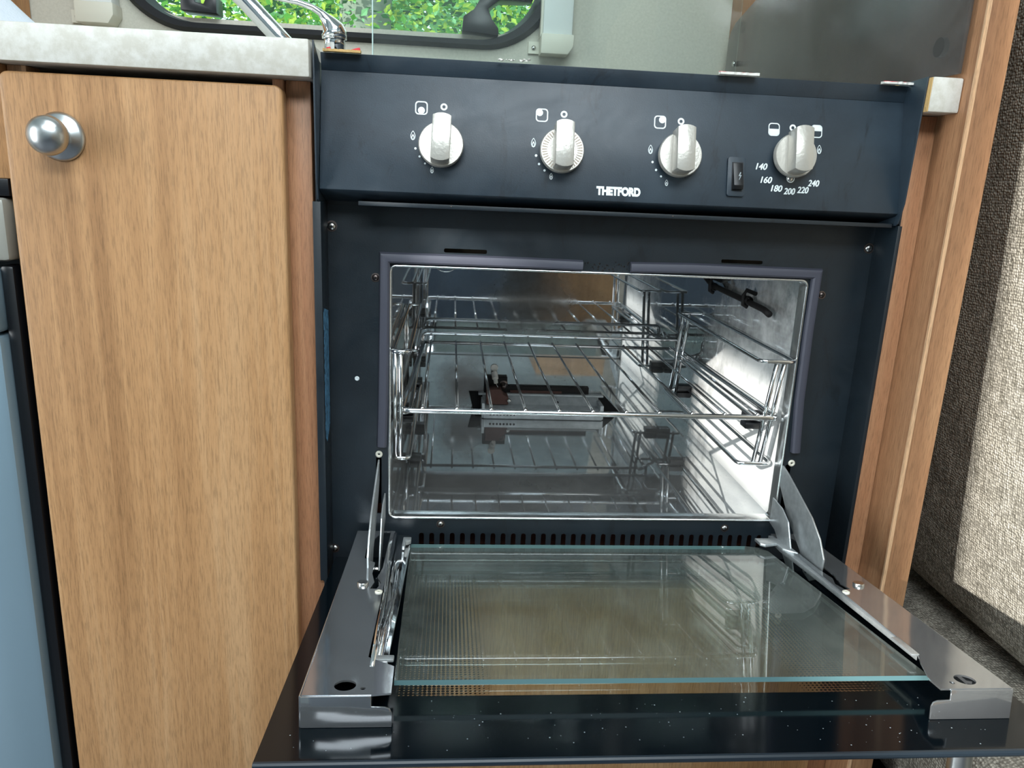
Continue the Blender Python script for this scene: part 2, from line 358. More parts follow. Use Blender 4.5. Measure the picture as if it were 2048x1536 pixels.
# ================================================================== OUTSIDE
def foliage(name, cx, cy, cz, rx, ry, rz, n, size, mats, label, cat):
    e = empty(name, (cx, cy, -.6), label, cat)
    bm = BM()
    for i in range(n):
        while True:
            p = Vector((random.uniform(-1, 1), random.uniform(-1, 1), random.uniform(-1, 1)))
            if p.length < 1: break
        c = Vector((cx+p.x*rx, cy+p.y*ry, cz+p.z*rz)); s = size*random.uniform(.5, 1.4)
        R_ = Matrix.Rotation(random.uniform(0, 6.28), 3, 'X') @ Matrix.Rotation(random.uniform(0, 6.28), 3, 'Z')
        q = [Vector((-.5, 0, 0)), Vector((-.1, .28, .05)), Vector((.5, 0, 0)), Vector((-.1, -.28, .05))]
        vs = [bm.verts.new(c+R_ @ (v*s)) for v in q]; f = bm.faces.new(vs); f.material_index = random.choice(mats)
    o = obj('leaves', bm, leaf_mats, None, kind='stuff'); keep(o, e); return e
h1 = foliage('garden_tree', -.9, 5.0, 2.1, 1.6, .8, 1.5, 26000, .055, [0, 0, 2, 2, 3, 1], 'leafy green tree with pale trunk outside the window', 'tree')
bm = BM(); tube(bm, [(-.62, 4.6, -.6), (-.60, 4.6, .8), (-.56, 4.6, 2.0), (-.5, 4.6, 3.4)], [.2, .17, .16, .13], 12); o = obj('trunk', bm, M['bark'], None, smooth=True); keep(o, h1)
h2 = foliage('hedge', 1.0, 7.6, 1.6, 3.4, .7, 1.5, 26000, .075, [0, 1, 1, 2, 3], 'dark green hedge outside behind the right part of the window', 'hedge')
struct(bxo('ground', (-12, 12, .7, 14, -.65, -.6), plain('grass_ground', lin(110, 140, 70), .9, var=.3)))

# ================================================================== KITCHEN FURNITURE
YF = -.018      # front plane of worktop
wt = bxo('worktop', (-1.2, -.1125, YF, .585, .8735, .901), M['worktop'], None, .0012)
tag(wt, 'speckled beige laminate worktop left of the oven under the tap', 'worktop')
wb = BM(); box(wb, .3912, .4175, YF, .585, .8735, .901); wb = obj('worktop_offcut', wb, M['worktop'], None, .0015)
tag(wb, 'small beige laminate worktop end between the oven and the right post', 'worktop')
bm = BM(); box(bm, .3908, .3913, YF+.001, .58, .8738, .9005); obj('raw_edge', bm, M['chipboard'], wb, label='rough yellow chipboard edge')

cab = empty('base_cabinet', (-.24, .3, .05), 'light brown wooden base cabinet with one tall door left of the oven', 'cabinet')
def cb(name, d, mat, bev=.0008, **kw): o = bxo(name, d, mat, None, bev, **kw); keep(o, cab); return o
cb('stile', (-.1365, -.1165, .010, .03, .05, .8735), M['frame_wood'])
cb('stile', (-.1460, -.1370, .006, .03, .05, .8735), M['frame_wood'])
cb('stile', (-.3495, -.335, .008, .03, .76, .8735), M['edge_wood'])
cb('carcass', (-.3495, -.1165, .05, .56, .05, .872), M['dark_void'])
d_ = BM(); prism(d_, rrect(-.3465, -.1345, .12, .867, .007), XZ, -.012, .004)
door = obj('door', d_, M['door_wood'], None, .002, bseg=3); keep(door, cab)
bm = BM(); lathe(bm, [(0, 0), (.0185, 0), (.0185, .0015), (.016, .0035), (.011, .005), (.0072, .008), (.0072, .0095), (.0095, .0125), (.0138, .0155), (.0148, .0195), (.0140, .0240), (.0105, .0280), (.005, .0302), (0, .0306)], (-.3045, -.012, .8205), (0, -1, 0), 40)
k = obj('handle_knob', bm, M['satin'], None, smooth=True); k['label'] = 'round satin metal pull knob'
k.parent = door; k.matrix_parent_inverse = Matrix()
# lower panel under the oven
lp = bxo('lower_cupboard', (-.106, .392, -.002, .016, .02, .425), M['door_wood'], None, .0015)
tag(lp, 'plain light brown wooden cupboard front below the oven door', 'cupboard')
bxo('plinth_rail', (-.1165, -.107, .008, .03, .02, .425), M['frame_wood'], lp)

# fridge
fr_ = empty('fridge', (-.6, .3, .05), 'built-in fridge with blue-grey metal trim at the left edge of the photo', 'fridge')
def fg(name, d, mat, bev=.002, **kw): o = bxo(name, d, mat, None, bev, **kw); keep(o, fr_); return o
fg('casing', (-.9, -.352, .02, .55, .03, .782), M['switch'], .001)
fg('top_strip', (-.9, -.352, -.004, .02, .7735, .787), M['switch'], .001)
fg('control_panel', (-.9, -.3545, -.010, .02, .722, .772), M['fridge_grey'], .004)
fg('door_trim', (-.424, -.367, -.014, .012, .663, .716), M['fridge_metal'], .004)
fg('door_trim', (-.424, -.367, -.014, .012, .06, .6615), M['fridge_metal'], .006)
fg('door_panel', (-.88, -.4245, -.008, .012, .06, .716), M['door_wood'], .001)
fg('door_seal', (-.367, -.356, -.004, .014, .06, .718), M['switch'], .003)
uc = bxo('fridge_surround', (-.95, -.350, -.002, .02, .787, .8735), M['door_wood'], None, .001)
tag(uc, 'light brown wooden strip above the fridge under the worktop', 'panel')

# partition, frame strip
pt = bxo('partition_panel', (.4180, .4435, -.031, .584, 0, 1.7), M['post_wood'], None, .0005)
tag(pt, 'tall brown wooden end panel with pale edge band right of the oven', 'panel')
bm = BM(); prism(bm, [(.4172, -.0295), (.4172, -.0316), (.4202, -.0318), (.4202, -.0310), (.4181, -.0309), (.4181, -.0295)], FLAT, 0.001, 1.699); obj('edge_band', bm, M['edge_wood'], pt, label='pale edge band')
fs = bxo('frame_strip', (.3965, .4178, .010, .03, .02, .873), M['frame_wood'], None, .0006)
tag(fs, 'narrow brown wooden strip between the oven and the end panel', 'panel')

# smoked splash guard on the partition
sg = empty('splash_guard', (.414, .3, .903), 'smoked grey acrylic splash guard on the end panel above the worktop', 'splash guard')
bm = BM(); prism(bm, [(-.0195, .904), (-.0195, 1.5), (.30, 1.5), (.30, 1.16), (.455, 1.062), (.535, 1.045), (.553, 1.035), (.560, 1.02), (.560, .904)], YZ, .4095, .4130)
o = obj('sheet', bm, M['smoked'], None, .0006); keep(o, sg)
for y, z in ((.0188, .930), (.5216, 1.036)):
    bm = BM(); lathe(bm, [(0, 0), (.008, 0), (.008, .0045), (0, .0045)], (.4175, y, z), (-1, 0, 0), 24); o = obj('spacer', bm, M['switch'], None, smooth='auto'); keep(o, sg)
bm = BM(); lathe(bm, [(0, 0), (.003, 0), (.0045, .001), (.003, .003), (0, .0035)], (.4095, .5215, .9864), (-1, 0, 0), 16); o = obj('screw', bm, M['screw'], None, smooth=True); keep(o, sg)
# clear upright glass lid of the hob
bm = BM(); box(bm, -.115, .405, .500, .504, .9, 1.35); hl = obj('glass_lid', bm, M['lid_glass'], None); tag(hl, 'clear upright glass hob lid in front of the window wall', 'glass lid')
bm = BM(); box(bm, -.1165, -.115, .500, .504, .9, 1.35); obj('polished_edge', bm, plain('lid_edge', lin(200, 224, 220), .2), hl)

# tap
tp = empty('mixer_tap', (-.12, .18, .901), 'chrome mixer tap with slim lever and tubular spout beside the window', 'tap')
bm = BM(); lathe(bm, [(.0, -.0), (.0145, 0), (.0145, .003), (.0105, .005), (.0105, .026), (.0108, .0265), (.0106, .031)], (-.1215, .18, .901), (0, 0, 1), 40); o = obj('body', bm, M['chrome'], None, smooth='auto'); keep(o, tp)
bm = BM()
prof = [((-.1215, .18, .9335), .0122), ((-.1218, .180, .9385), .0124), ((-.1230, .18, .9430), .0110), ((-.1262, .179, .9475), .0080), ((-.1300, .178, .9520), .0052), ((-.1345, .176, .9563), .0034), ((-.1420, .173, .9600), .0030), ((-.1550, .17, .9632), .0026), ((-.172, .166, .9645), .0022), ((-.184, .163, .9648), .0016)]
tube(bm, [p for p, _ in prof], [r for _, r in prof], 24); o = obj('lever', bm, M['chrome'], None, smooth=True); keep(o, tp)
bm = BM(); lathe(bm, [(.0118, 0), (.0122, .0012), (.0122, .002)], (-.1215, .18, .9325), (0, 0, 1), 40); o = obj('collar', bm, M['chrome'], None, smooth=True); keep(o, tp)
bm = BM(); tube(bm, [(-.2350, .172, .988), (-.2077, .178, .9638), (-.1775, .182, .9335), (-.150, .18, .906)], .0088, 20); o = obj('spout', bm, M['chrome'], None, smooth=True); keep(o, tp)
bm = BM(); lathe(bm, [(.0, -.0), (.018, 0), (.018, .004), (.010, .006)], (-.152, .18, .901), (0, 0, 1), 30); o = obj('spout_base', bm, M['chrome'], None, smooth=True); keep(o, tp)
# towel and upright cupboard on the worktop
bm = BM()
bmesh.ops.create_grid(bm, x_segments=24, y_segments=24, size=.5)
for v in bm.verts:
    x, y = v.co.x, v.co.y
    r_ = max(0, 1-(x*x+y*y)*3.4); v.co = Vector((-.500+x*.24, .16+y*.2, .9025+.058*r_**.8*(1+.25*math.sin(9*x+4*y))+.004*math.sin(23*y+9*x)*r_))
tw = obj('tea_towel', bm, M['towel'], None, smooth=True); tag(tw, 'crumpled white towel lying on the worktop at the top left', 'towel')
sdf = tw.modifiers.new('t', 'SOLIDIFY'); sdf.thickness = .003; sdf.offset = 1
bm = BM()
for k in range(7): box(bm, -.405+k*.006, -.402+k*.006, .066, .0668, .936-.0015*k, .9395-.0015*k)
bm.free()
sc1 = bxo('side_cupboard', (-1.1, -.608, .35, .583, .9015, 1.5), wood('side_wood', lin(170, 112, 62), lin(190, 132, 80), lin(204, 150, 96), off=5), None, .002)
tag(sc1, 'orange brown wooden cupboard end standing on the worktop at the far left', 'cupboard')

# dark backdrop block and cupboard added behind the camera for reflections in the oven
rb = bxo('rear_backdrop', (-.75, .35, -2.3, -1.75, .02, .75), plain('navy_backdrop', lin(60, 78, 96), .9), None, .04); tag(rb, 'dark blue sofa block added behind the camera for dark reflections', 'backdrop')
rc = bxo('rear_cupboard', (.40, 1.25, -2.3, -1.9, .02, 1.0), M['door_wood'], None, .004); tag(rc, 'light brown wooden cupboard opposite the kitchen, seen in reflections', 'cupboard')

# upholstery
def cushion(name, d, mat, r, label):
    bm = BM(); box(bm, *d); bmesh.ops.subdivide_edges(bm, edges=bm.edges, cuts=5, use_grid_fill=True)
    cx, cy, cz = [(d[i]+d[i+1])/2 for i in (0, 2, 4)]; hx, hy, hz = [(d[i+1]-d[i])/2 for i in (0, 2, 4)]
    for v in bm.verts:
        p = [(v.co.x-cx), (v.co.y-cy), (v.co.z-cz)]; h = [hx, hy, hz]
        q = [max(-(h[i]-r), min(h[i]-r, p[i])) for i in range(3)]; dd = Vector([p[i]-q[i] for i in range(3)])
        if dd.length > 1e-6: dd = dd.normalized()*r
        b = .012*math.cos(p[1]/hy*PI/2)*math.cos(p[2]/hz*PI/2)
        v.co = Vector((cx+q[0]+dd.x+(b if p[0] > 0 else -b), cy+q[1]+dd.y, cz+q[2]+dd.z))
    o = obj(name, bm, mat, None, smooth=True); s = o.modifiers.new('s', 'SUBSURF'); s.levels = 2; s.render_levels = 2; tag(o, label, 'cushion'); return o
bc = cushion('backrest_cushion', (.535, .70, -1.1, .35, .272, 1.25), M['weave'], .035, 'tall beige woven backrest cushion right of the wooden end panel')
bc.rotation_euler = (0, math.radians(-5), 0); bc.location = (.052, 0, .03)
stc = cushion('seat_cushion', (.484, .98, -1.1, .25, .18, .338), M['weave_dark'], .03, 'beige woven seat cushion under the backrest at the right edge')
bb = bxo('bench_base', (.500, 1.28, -1.1, .45, 0, .165), M['dark_void'], None, .002); tag(bb, 'dark bench base under the seat cushion at the right edge', 'bench')

# ================================================================== OVEN
ov = empty('oven', (.14, .2, .43), 'black built-in oven with open door and four knobs', 'oven')
def part(name, bm, mat, bev=0.0, parent=None, **kw):
    o = obj(name, bm, mat, None, bev, **kw)
    if parent is None: keep(o, ov)
    else: o.parent = parent; o.matrix_parent_inverse = Matrix()
    return o
CX0, CX1, CZ0, CZ1, CY0, CY1 = -.0545, .334, .481, .7255, .036, .410   # cavity
YP = .035
# casing
bm = BM(); box(bm, -.1130, -.1118, .002, .44, .43, .885); box(bm, .3945, .3957, .002, .44, .43, .872); box(bm, -.112, .395, .44, .4412, .43, .872); box(bm, -.112, .395, .05, .44, .4300, .4312)
part('casing', bm, M['enamel_plate'])
bm = BM(); box(bm, -.1095, .3890, .045, .4395, .876, .8785); part('hob_top', bm, M['enamel'], .001)
# dark space behind the fascia
# tray flanges
for s, x0, x1, xo in ((-1, -.1100, -.1086, -.1152), (1, .3925, .3939, .3962)):
    bm = BM(); prism(bm, [(x0, YP), (x0, .001), (xo, .001), (xo, -.0006), (x1, -.0006), (x1, YP)] if s < 0 else [(x1, YP), (x1, .001), (xo, .001), (xo, -.0006), (x0, -.0006), (x0, YP)], FLAT, .432 if s < 0 else .44, .7795)
    fl = part('side_flange', bm, M['enamel_plate'], .0003)
    if s < 0:
        bm = BM(); prism(bm, [(.004, .690), (.029, .684), (.029, .578), (.012, .566), (.004, .572)], YZ, -.1085, -.1083); part('rating_label', bm, M['label'], parent=fl, label='pale blue printed label')
        bm = BM(); box(bm, -.1118, -.1100, -.0004, .02, .424, .434); part('foot_tab', bm, M['enamel_plate'], .0003, parent=fl)
# faceplate with opening, slots, vents
bm = BM(); box(bm, -.1095, .3930, YP, YP+.0012, .425, .785); fp = part('faceplate', bm, M['enamel_plate'])
cbm = BM(); prism(cbm, rrect(CX0, CX1, CZ0, CZ1, .006, 4), XZ, 0, .06)
for i in range(35): prism(cbm, rrect(-.0250+i*.0101, -.0202+i*.0101, .4425, .4645, .0023, 4), XZ, .02, .05)
prism(cbm, rrect(-.0064, .0322, .7385, .7422, .0014, 3), XZ, .02, .05)
prism(cbm, rrect(.2489, .2885, .7385, .7418, .0014, 3), XZ, .02, .05)
prism(cbm, rrect(-.0668, -.0616, .485, .5425, .001, 2), XZ, .02, .05)
prism(cbm, rrect(.3385, .3437, .485, .5415, .001, 2), XZ, .02, .05)
cut(fp, obj('cutter', cbm, M['enamel_plate']))
fp.data.materials.clear(); fp.data.materials.append(M['enamel_plate'])
# space behind vents (brown inside of the housing)
bm = BM(); box(bm, -.09, .375, .075, .076, .433, .478); part('inner_baffle', bm, plain('reddish_housing', lin(96, 52, 38), .7, var=.4))
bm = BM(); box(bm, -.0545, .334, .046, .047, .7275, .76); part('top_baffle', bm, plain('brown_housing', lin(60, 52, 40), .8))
# opening rim
bm = BM(); o_ = rrect(CX0-.0012, CX1+.0012, CZ0-.0012, CZ1+.0012, .0072, 4); i_ = rrect(CX0+.0014, CX1-.0014, CZ0+.0014, CZ1-.0014, .0048, 4)
for ya, yb, A, B in ((.0335, .0335, o_, i_),):
    pass
n = len(o_)
f0 = [bm.verts.new((x, .0350, z)) for x, z in o_]; f1 = [bm.verts.new((x*.5+a*.5, .0325, z*.5+b*.5)) for (x, z), (a, b) in zip(o_, i_)]; f2 = [bm.verts.new((x, .0345, z)) for x, z in i_]; f3 = [bm.verts.new((x, .048, z)) for x, z in i_]
for r1, r2 in ((f0, f1), (f1, f2), (f2, f3)):
    for i in range(n): bm.faces.new((r1[i], r1[(i+1) % n], r2[(i+1) % n], r2[i]))
part('opening_rim', bm, M['steel_edge'], smooth=True, label='bright steel rim of the oven opening')
# cavity liner
def panel(name, d, mat): bm = BM(); box(bm, *d); return part(name, bm, mat)
panel('liner_back', (CX0-.004, CX1+.004, CY1, CY1+.001, CZ0-.002, CZ1+.03), M['liner_back'])
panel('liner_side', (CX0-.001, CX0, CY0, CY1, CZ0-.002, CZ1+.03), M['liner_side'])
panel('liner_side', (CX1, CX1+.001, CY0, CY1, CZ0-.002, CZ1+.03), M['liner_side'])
panel('liner_floor', (CX0, CX1, CY0, CY1, CZ0-.001, CZ0), M['liner_floor'])
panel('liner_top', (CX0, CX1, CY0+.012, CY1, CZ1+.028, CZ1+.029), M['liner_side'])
# rubber seals
def seal(path, wd, th, lab):
    bm = BM(); pts = path; V = [Vector(p) for p in pts]; rows = []
    for i, p in enumerate(V):
        dprev = (V[i]-V[i-1]).normalized() if i else (V[1]-V[0]).normalized(); dnext = (V[i+1]-V[i]).normalized() if i < len(V)-1 else dprev
        tdir = (dprev+dnext).normalized(); nrm = Vector((-tdir.y, tdir.x)); k_ = 1/max(.5, abs(nrm.dot(Vector((-dprev.y, dprev.x)))))
        rows.append([bm.verts.new((p.x+nrm.x*wd*u*k_, YP-.0003-th*h, p.y+nrm.y*wd*u*k_)) for u, h in ((-.5, 0), (-.46, .7), (-.3, 1), (.1, 1.05), (.36, .8), (.5, 0))])
    for a, b in zip(rows, rows[1:]):
        for j in range(5): bm.faces.new((a[j], a[j+1], b[j+1], b[j]))
    bm.faces.new(rows[0]); bm.faces.new(list(reversed(rows[-1])))
    return part('door_seal', bm, M['seal'], smooth='auto', label=lab)
seal([(-.0614, .5545), (-.0606, .585), (-.0600, .62), (-.0590, .69), (-.0588, .7322), (.02, .7322), (.07, .7322), (.1195, .7315)], .0098, .005, 'left half of the grey rubber seal with a kinked corner')
seal([(.1640, .7315), (.22, .7326), (.28, .7322), (.3415, .7318), (.3410, .68), (.3420, .61), (.3455, .5555)], .0098, .005, 'right half of the grey rubber seal')
bm = BM()
for i in range(46): 
    x = random.uniform(.122, .162); z = random.uniform(.7262, .736); r_ = random.uniform(.0003, .0012); lathe(bm, [(0, -.0002), (r_, 0), (0, r_*.6)], (x, YP, z), (0, -1, 0), 5)
for i in range(14):
    x = random.uniform(.166, .186); lathe(bm, [(0, -.0002), (.0009, 0), (0, .0008)], (x, YP, .7265+random.uniform(-.0004, .0006)), (0, -1, 0), 5)
part('glue_residue', bm, M['soot'], kind='stuff')
# screws on the faceplate
def screw(x, z, r, mat, cross=True, y=YP, ring=False, parent=None, name='screw'):
    bm = BM()
    if ring: lathe(bm, [(r*.3, -.0005), (r*.3, .0012), (r*.8, .0016), (r, .0008), (r, 0)], (x, y, z), (0, -1, 0), 24)
    else: lathe(bm, [(0, .0018), (r*.35, .0017), (r*.75, .0012), (r, .0003), (r, 0)], (x, y, z), (0, -1, 0), 24)
    s = part(name, bm, mat, smooth=True)
    return s
for x, z, r, m, rg in ((-.1052, .7578, .0036, 'screw', 0), (.3885, .757, .0036, 'screw', 0), (-.1070, .4475, .0034, 'screw', 0), (-.0671, .714, .0030, 'screw_dark', 0), (.3494, .7121, .0028, 'screw_dark', 0), (-.0041, .474, .0030, 'screw', 0), (.2834, .4721, .0030, 'screw', 0)):
    s = screw(x, z, r, M[m]); bm = BM(); box(bm, x-r*.45, x+r*.45, YP-.0021, YP-.0016, z-.0003, z+.0003); box(bm, x-.0003, x+.0003, YP-.0021, YP-.0016, z-r*.45, z+r*.45)
    c = obj('cross_recess', bm, M['switch'], None); c.parent = s
    w = BM(); lathe(w, [(r*1.35, 0), (r*1.35, .0004), (r, .0005)], (x, YP, z), (0, -1, 0), 24); c = obj('washer', w, M['screw_dark'], None); c.parent = s
screw(-.0640, .546, .0034, M['rail_cap'], ring=True, name='rivet'); screw(.3438, .5433, .0034, M['rail_cap'], ring=True, name='rivet')
bm = BM(); lathe(bm, [(0, .0004), (.0018, .0006), (.0022, 0)], (-.0842, YP, .6199), (0, -1, 0), 20); part('hole_plug', bm, M['print'], label='small white hole plug')
bm = BM(); lathe(bm, [(0, .0002), (.0014, .0002), (.0014, 0)], (.3958-.002, YP-.0, .7555), (0, -1, 0), 12); part('pin_hole', bm, M['switch'])
bm = BM(); box(bm, .3600, .3603, YP-.0006, YP, .45, .45+.0003); bm.free()

# ---- control fascia
FO = Vector((0, -.002, .790)); fa = math.atan2(.018, .086)         # leans back towards the top
FM = Matrix.Translation(FO) @ Matrix.Rotation(-fa, 4, 'X')          # local: x, z up along the panel, -y towards the viewer
bm = BM(); box(bm, -.1090, .3900, 0, .0012, 0, .0958)
prism(bm, [(0, .0958), (.0012, .0958), (-.0045, .1085), (-.0057, .1080)], lambda u, v, w: (w, u, v), -.1090, .3900)
prism(bm, [(0, .0006), (0, 0), (.004, -.0016), (.036, -.003), (.036, -.002), (.004, -.0004)], YZ, -.1090, .3900)
fa_o = obj('control_fascia', bm, M['enamel'], None, .0003); fa_o.matrix_world = FM; fa_o.parent = ov; fa_o.matrix_parent_inverse = ov.matrix_basis.inverted(); fa_o.matrix_basis = FM
def fpart(name, bm, mat, bev=0.0, **kw): o = obj(name, bm, mat, None, bev, **kw); o.parent = fa_o; return o
for s, x in ((-1, -.1109), (1, .3893)):
    back = [(.03, .8885), (.012, .8895)] if s < 0 else [(.09, .7795), (.09, .880), (.035, .8990)]
    bm = BM(); prism(bm, [(-.0125, .9015), (-.0085, .7990), (-.0035, .7815), (.0, .7795), (.03, .7795)]+back, YZ, x, x+.0014); part('fascia_flange', bm, M['enamel'], .0003)
bm = BM(); prism(bm, [(.0020, .7778), (.0030, .7774), (.0350, .7800), (.0350, .7806), (.0042, .7786), (.0034, .7812), (.0020, .7812)], YZ, -.078, .388); part('drip_rail', bm, M['enamel_plate'], .0002)
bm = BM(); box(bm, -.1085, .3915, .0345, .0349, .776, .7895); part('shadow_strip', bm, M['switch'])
bm = BM()
for i in range(150):
    x = random.uniform(-.075, .385); r_ = random.uniform(.0003, .0008) * (2 if random.random() < .1 else 1); lathe(bm, [(0, 0), (r_, 0), (0, r_)], (x, .0026+random.uniform(0, .004), .7800), (0, -.3, 1), 5)
part('crumbs', bm, plain('copper_crumbs', lin(190, 150, 120), .5, .3, var=.4), kind='stuff')
# old sealant on the top edge
def strip(x0, x1, mat, w=.006, lab=None, lift=0.0):
    bm = BM(); n_ = 12
    rows = []
    for i in range(n_+1):
        x = x0+(x1-x0)*i/n_; j = random.uniform(-.0006, .0006)
        rows.append([bm.verts.new((x, .0065+j, .8970+lift)), bm.verts.new((x, .0065+j, .8986+lift+abs(j))), bm.verts.new((x, .0065+w+j, .8990+lift+abs(j))), bm.verts.new((x, .0065+w, .8970+lift))])
    for a, b in zip(rows, rows[1:]):
        for k_ in range(4): bm.faces.new((a[k_], a[(k_+1) % 4], b[(k_+1) % 4], b[k_]))
    bm.faces.new(rows[0]); bm.faces.new(rows[-1]); return part('sealant_strip', bm, mat, label=lab)
strip(-.106, -.076, M['chipboard'], lab='leftover grey and red sealing tape at the left', lift=-.0003)
for args in ((-.088, .0, -.0765, .9015), (-.1035, .0, -.100, .9010)):
    bm = BM(); prism(bm, [(args[0], .8985), (args[2], .8985), (args[2]-.0008, args[3]), (args[2]-.004, args[3]-.0008)], XZ, .012, .0135); part('tape_end', bm, M['red_seal'], .0003, label='red tape end')
strip(.2205, .2535, M['white_seal'], lab='white sealing tape left in the middle'); strip(.363, .389, M['white_seal'], lab='white sealing tape left at the right')
for x0, x1 in ((.2210, .2530), (.366, .386)):
    bm = BM(); box(bm, x0, x1, .0125, .014, .8988, .8999); part('tape_line', bm, M['red_seal'], label='thin red tape line')
bm = BM()
for i in range(26):
    t_ = random.random(); x = .031+.029*t_; lathe(bm, [(0, 0), (random.uniform(.0006, .0016), .0005), (0, .0014)], (x, .009, .8978+(.0015 if t_ > .85 else 0)*random.random()), (0, random.uniform(-1, 1), 1), 6)
part('sealant_crumbs', bm, M['white_seal'], kind='stuff')

# knobs
def knob(x, s, lean, lab, scratched=False):
    bm = BM(); lathe(bm, [(.0165, .001), (.0165, .004), (.0182, .0045), (.0186, .0085), (.0178, .0100), (0, .0102)], (x, 0, s), (0, -1, 0), 48)
    kb = fpart('knob', bm, M['knob'], smooth='auto', label=lab)
    bm = BM(); cz = s+.0020; hw = .0072
    pts = []
    for k_ in range(7): a = math.radians(60+60*k_/6); pts.append((x+.0150*math.cos(a), cz+.0188+.0150*(math.sin(a)-1)))
    for k_ in range(7): a = math.radians(240+60*k_/6); pts.append((x+.0150*math.cos(a), cz-.0190+.0150*(math.sin(a)+1)))
    c0 = Vector((x, s)); 
    pts2 = []
    for u, v in pts:
        d = Vector((u, v))-c0; a = math.radians(lean); pts2.append((c0.x+d.x*math.cos(a)-d.y*math.sin(a), c0.y+d.x*math.sin(a)+d.y*math.cos(a)))
    prism(bm, pts2, XZ, -.0255, -.009)
    g = obj('grip', bm, M['knob'], None, .0004); g.parent = kb
    if scratched:
        bm = BM()
        for k_ in range(44):
            a = 2*PI*k_/44; r1, r2 = .0125, .0170
            if abs(math.cos(a)) < .5: continue
            p = [(x+r1*math.cos(a-.02), s+r1*math.sin(a-.02)), (x+r2*math.cos(a-.03), s+r2*math.sin(a-.03)), (x+r2*math.cos(a+.03), s+r2*math.sin(a+.03)), (x+r1*math.cos(a+.02), s+r1*math.sin(a+.02))]
            prism(bm, p, XZ, -.01035, -.0100)
        q = obj('wear_marks', bm, M['knob_side'], None); q.parent = kb; q['kind'] = 'stuff'
    return kb
knob(-.0103, .0385, -2, 'cream metal knob at the left')
knob(.0898, .0385, 0, 'cream metal knob with radial scratches', True)
knob(.1902, .0395, 0, 'cream metal knob beside the switch')
knob(.2905, .0440, 0, 'cream metal oven thermostat knob at the right')
# printed symbols
def ringpoly(bm, outer, inner_, y0=-.0002, y1=.0):
    n_ = len(outer); a = [bm.verts.new((u, y0, v)) for u, v in outer]; b = [bm.verts.new((u, y0, v)) for u, v in inner_]
    for i in range(n_): bm.faces.new((a[i], a[(i+1) % n_], b[(i+1) % n_], b[i]))
def disc(bm, x, z, r, n_=16, sx_=1.0): bm.faces.new([bm.verts.new((x+r*sx_*math.cos(2*PI*k_/n_), -.00025, z+r*math.sin(2*PI*k_/n_))) for k_ in range(n_)])
def circ(x, z, r, n_=24, sx_=1.0): return [(x+r*sx_*math.cos(2*PI*k_/n_), z+r*math.sin(2*PI*k_/n_)) for k_ in range(n_)]
def flamepoly(x, z, h):
    w = h*.26; return [(x+w*a, z+h*b) for a, b in ((0, -.5), (.6, -.42), (.95, -.2), (1, .0), (.7, .25), (.25, .45), (0, .5), (-.25, .45), (-.7, .25), (-1, .0), (-.95, -.2), (-.6, -.42))]
def mark(fn, nm='symbol'):
    bm = BM(); fn(bm); return fpart(nm, bm, M['print'])
def hob_symbol(cx, cz, dx, dz):
    def f(bm):
        ringpoly(bm, rrect(cx-.0052, cx+.0052, cz-.0055, cz+.0055, .0028), rrect(cx-.0042, cx+.0042, cz-.0045, cz+.0045, .0021)); disc(bm, cx+dx, cz+dz, .0029)
    mark(f)
hob_symbol(-.0272, .0694, 0, -.0020); hob_symbol(.0731, .0687, -.0020, .0020); hob_symbol(.1740, .0681, .0018, .0020)
def half(cx, cz, x1=None):
    def f(bm):
        ringpoly(bm, rrect(cx-.0050, cx+.0050, cz-.0055, cz+.0055, .0028), rrect(cx-.0042, cx+.0042, cz-.0046, cz+.0046, .0021))
        if x1: box(bm, cx-.0043, cx+.0043, -.0002, 0, cz+.0003, cz+.0046)
        else: box(bm, cx-.0043, cx+.0043, -.0002, 0, cz-.0046, cz+.0005)
    mark(f)
half(.2739, .0671); half(.3119, .0673, True)
for x, z in ((-.0087, .0712), (.0917, .0704), (.1921, .0697), (.2905, .0693)): mark(lambda bm: ringpoly(bm, circ(x, z, .0029), circ(x, z, .0014)))
def flame(x, z, h):
    def f(bm):
        o1 = flamepoly(x, z, h); i1 = [(x+(u-x)*.74, z+(v-z)*.84) for u, v in o1]; ringpoly(bm, o1, i1)
        o2 = flamepoly(x, z-h*.13, h*.55); i2 = [(x+(u-x)*.5, z-h*.2+(v-(z-h*.13))*.6) for u, v in o2]; ringpoly(bm, o2, i2)
    mark(f, 'flame_symbol')
for x, z in ((-.0337, .0467), (.0666, .0457), (.1666, .0450), (.3150, .0521)): flame(x, z, .0078)
for x, z in ((-.0174, .0192), (.0823, .0185), (.1815, .0176)): flame(x, z, .0055)
for x, z, r in ((-.0314, .0362, .0010), (-.0279, .0298, .0009), (-.0233, .0243, .0008), (.0691, .0352, .0011), (.0718, .0283, .0010), (.0766, .0232, .0010), (.1687, .0345, .0010), (.172, .028, .0010), (.1765, .0228, .0009)):
    mark(lambda bm: disc(bm, x, z, r), 'dot')
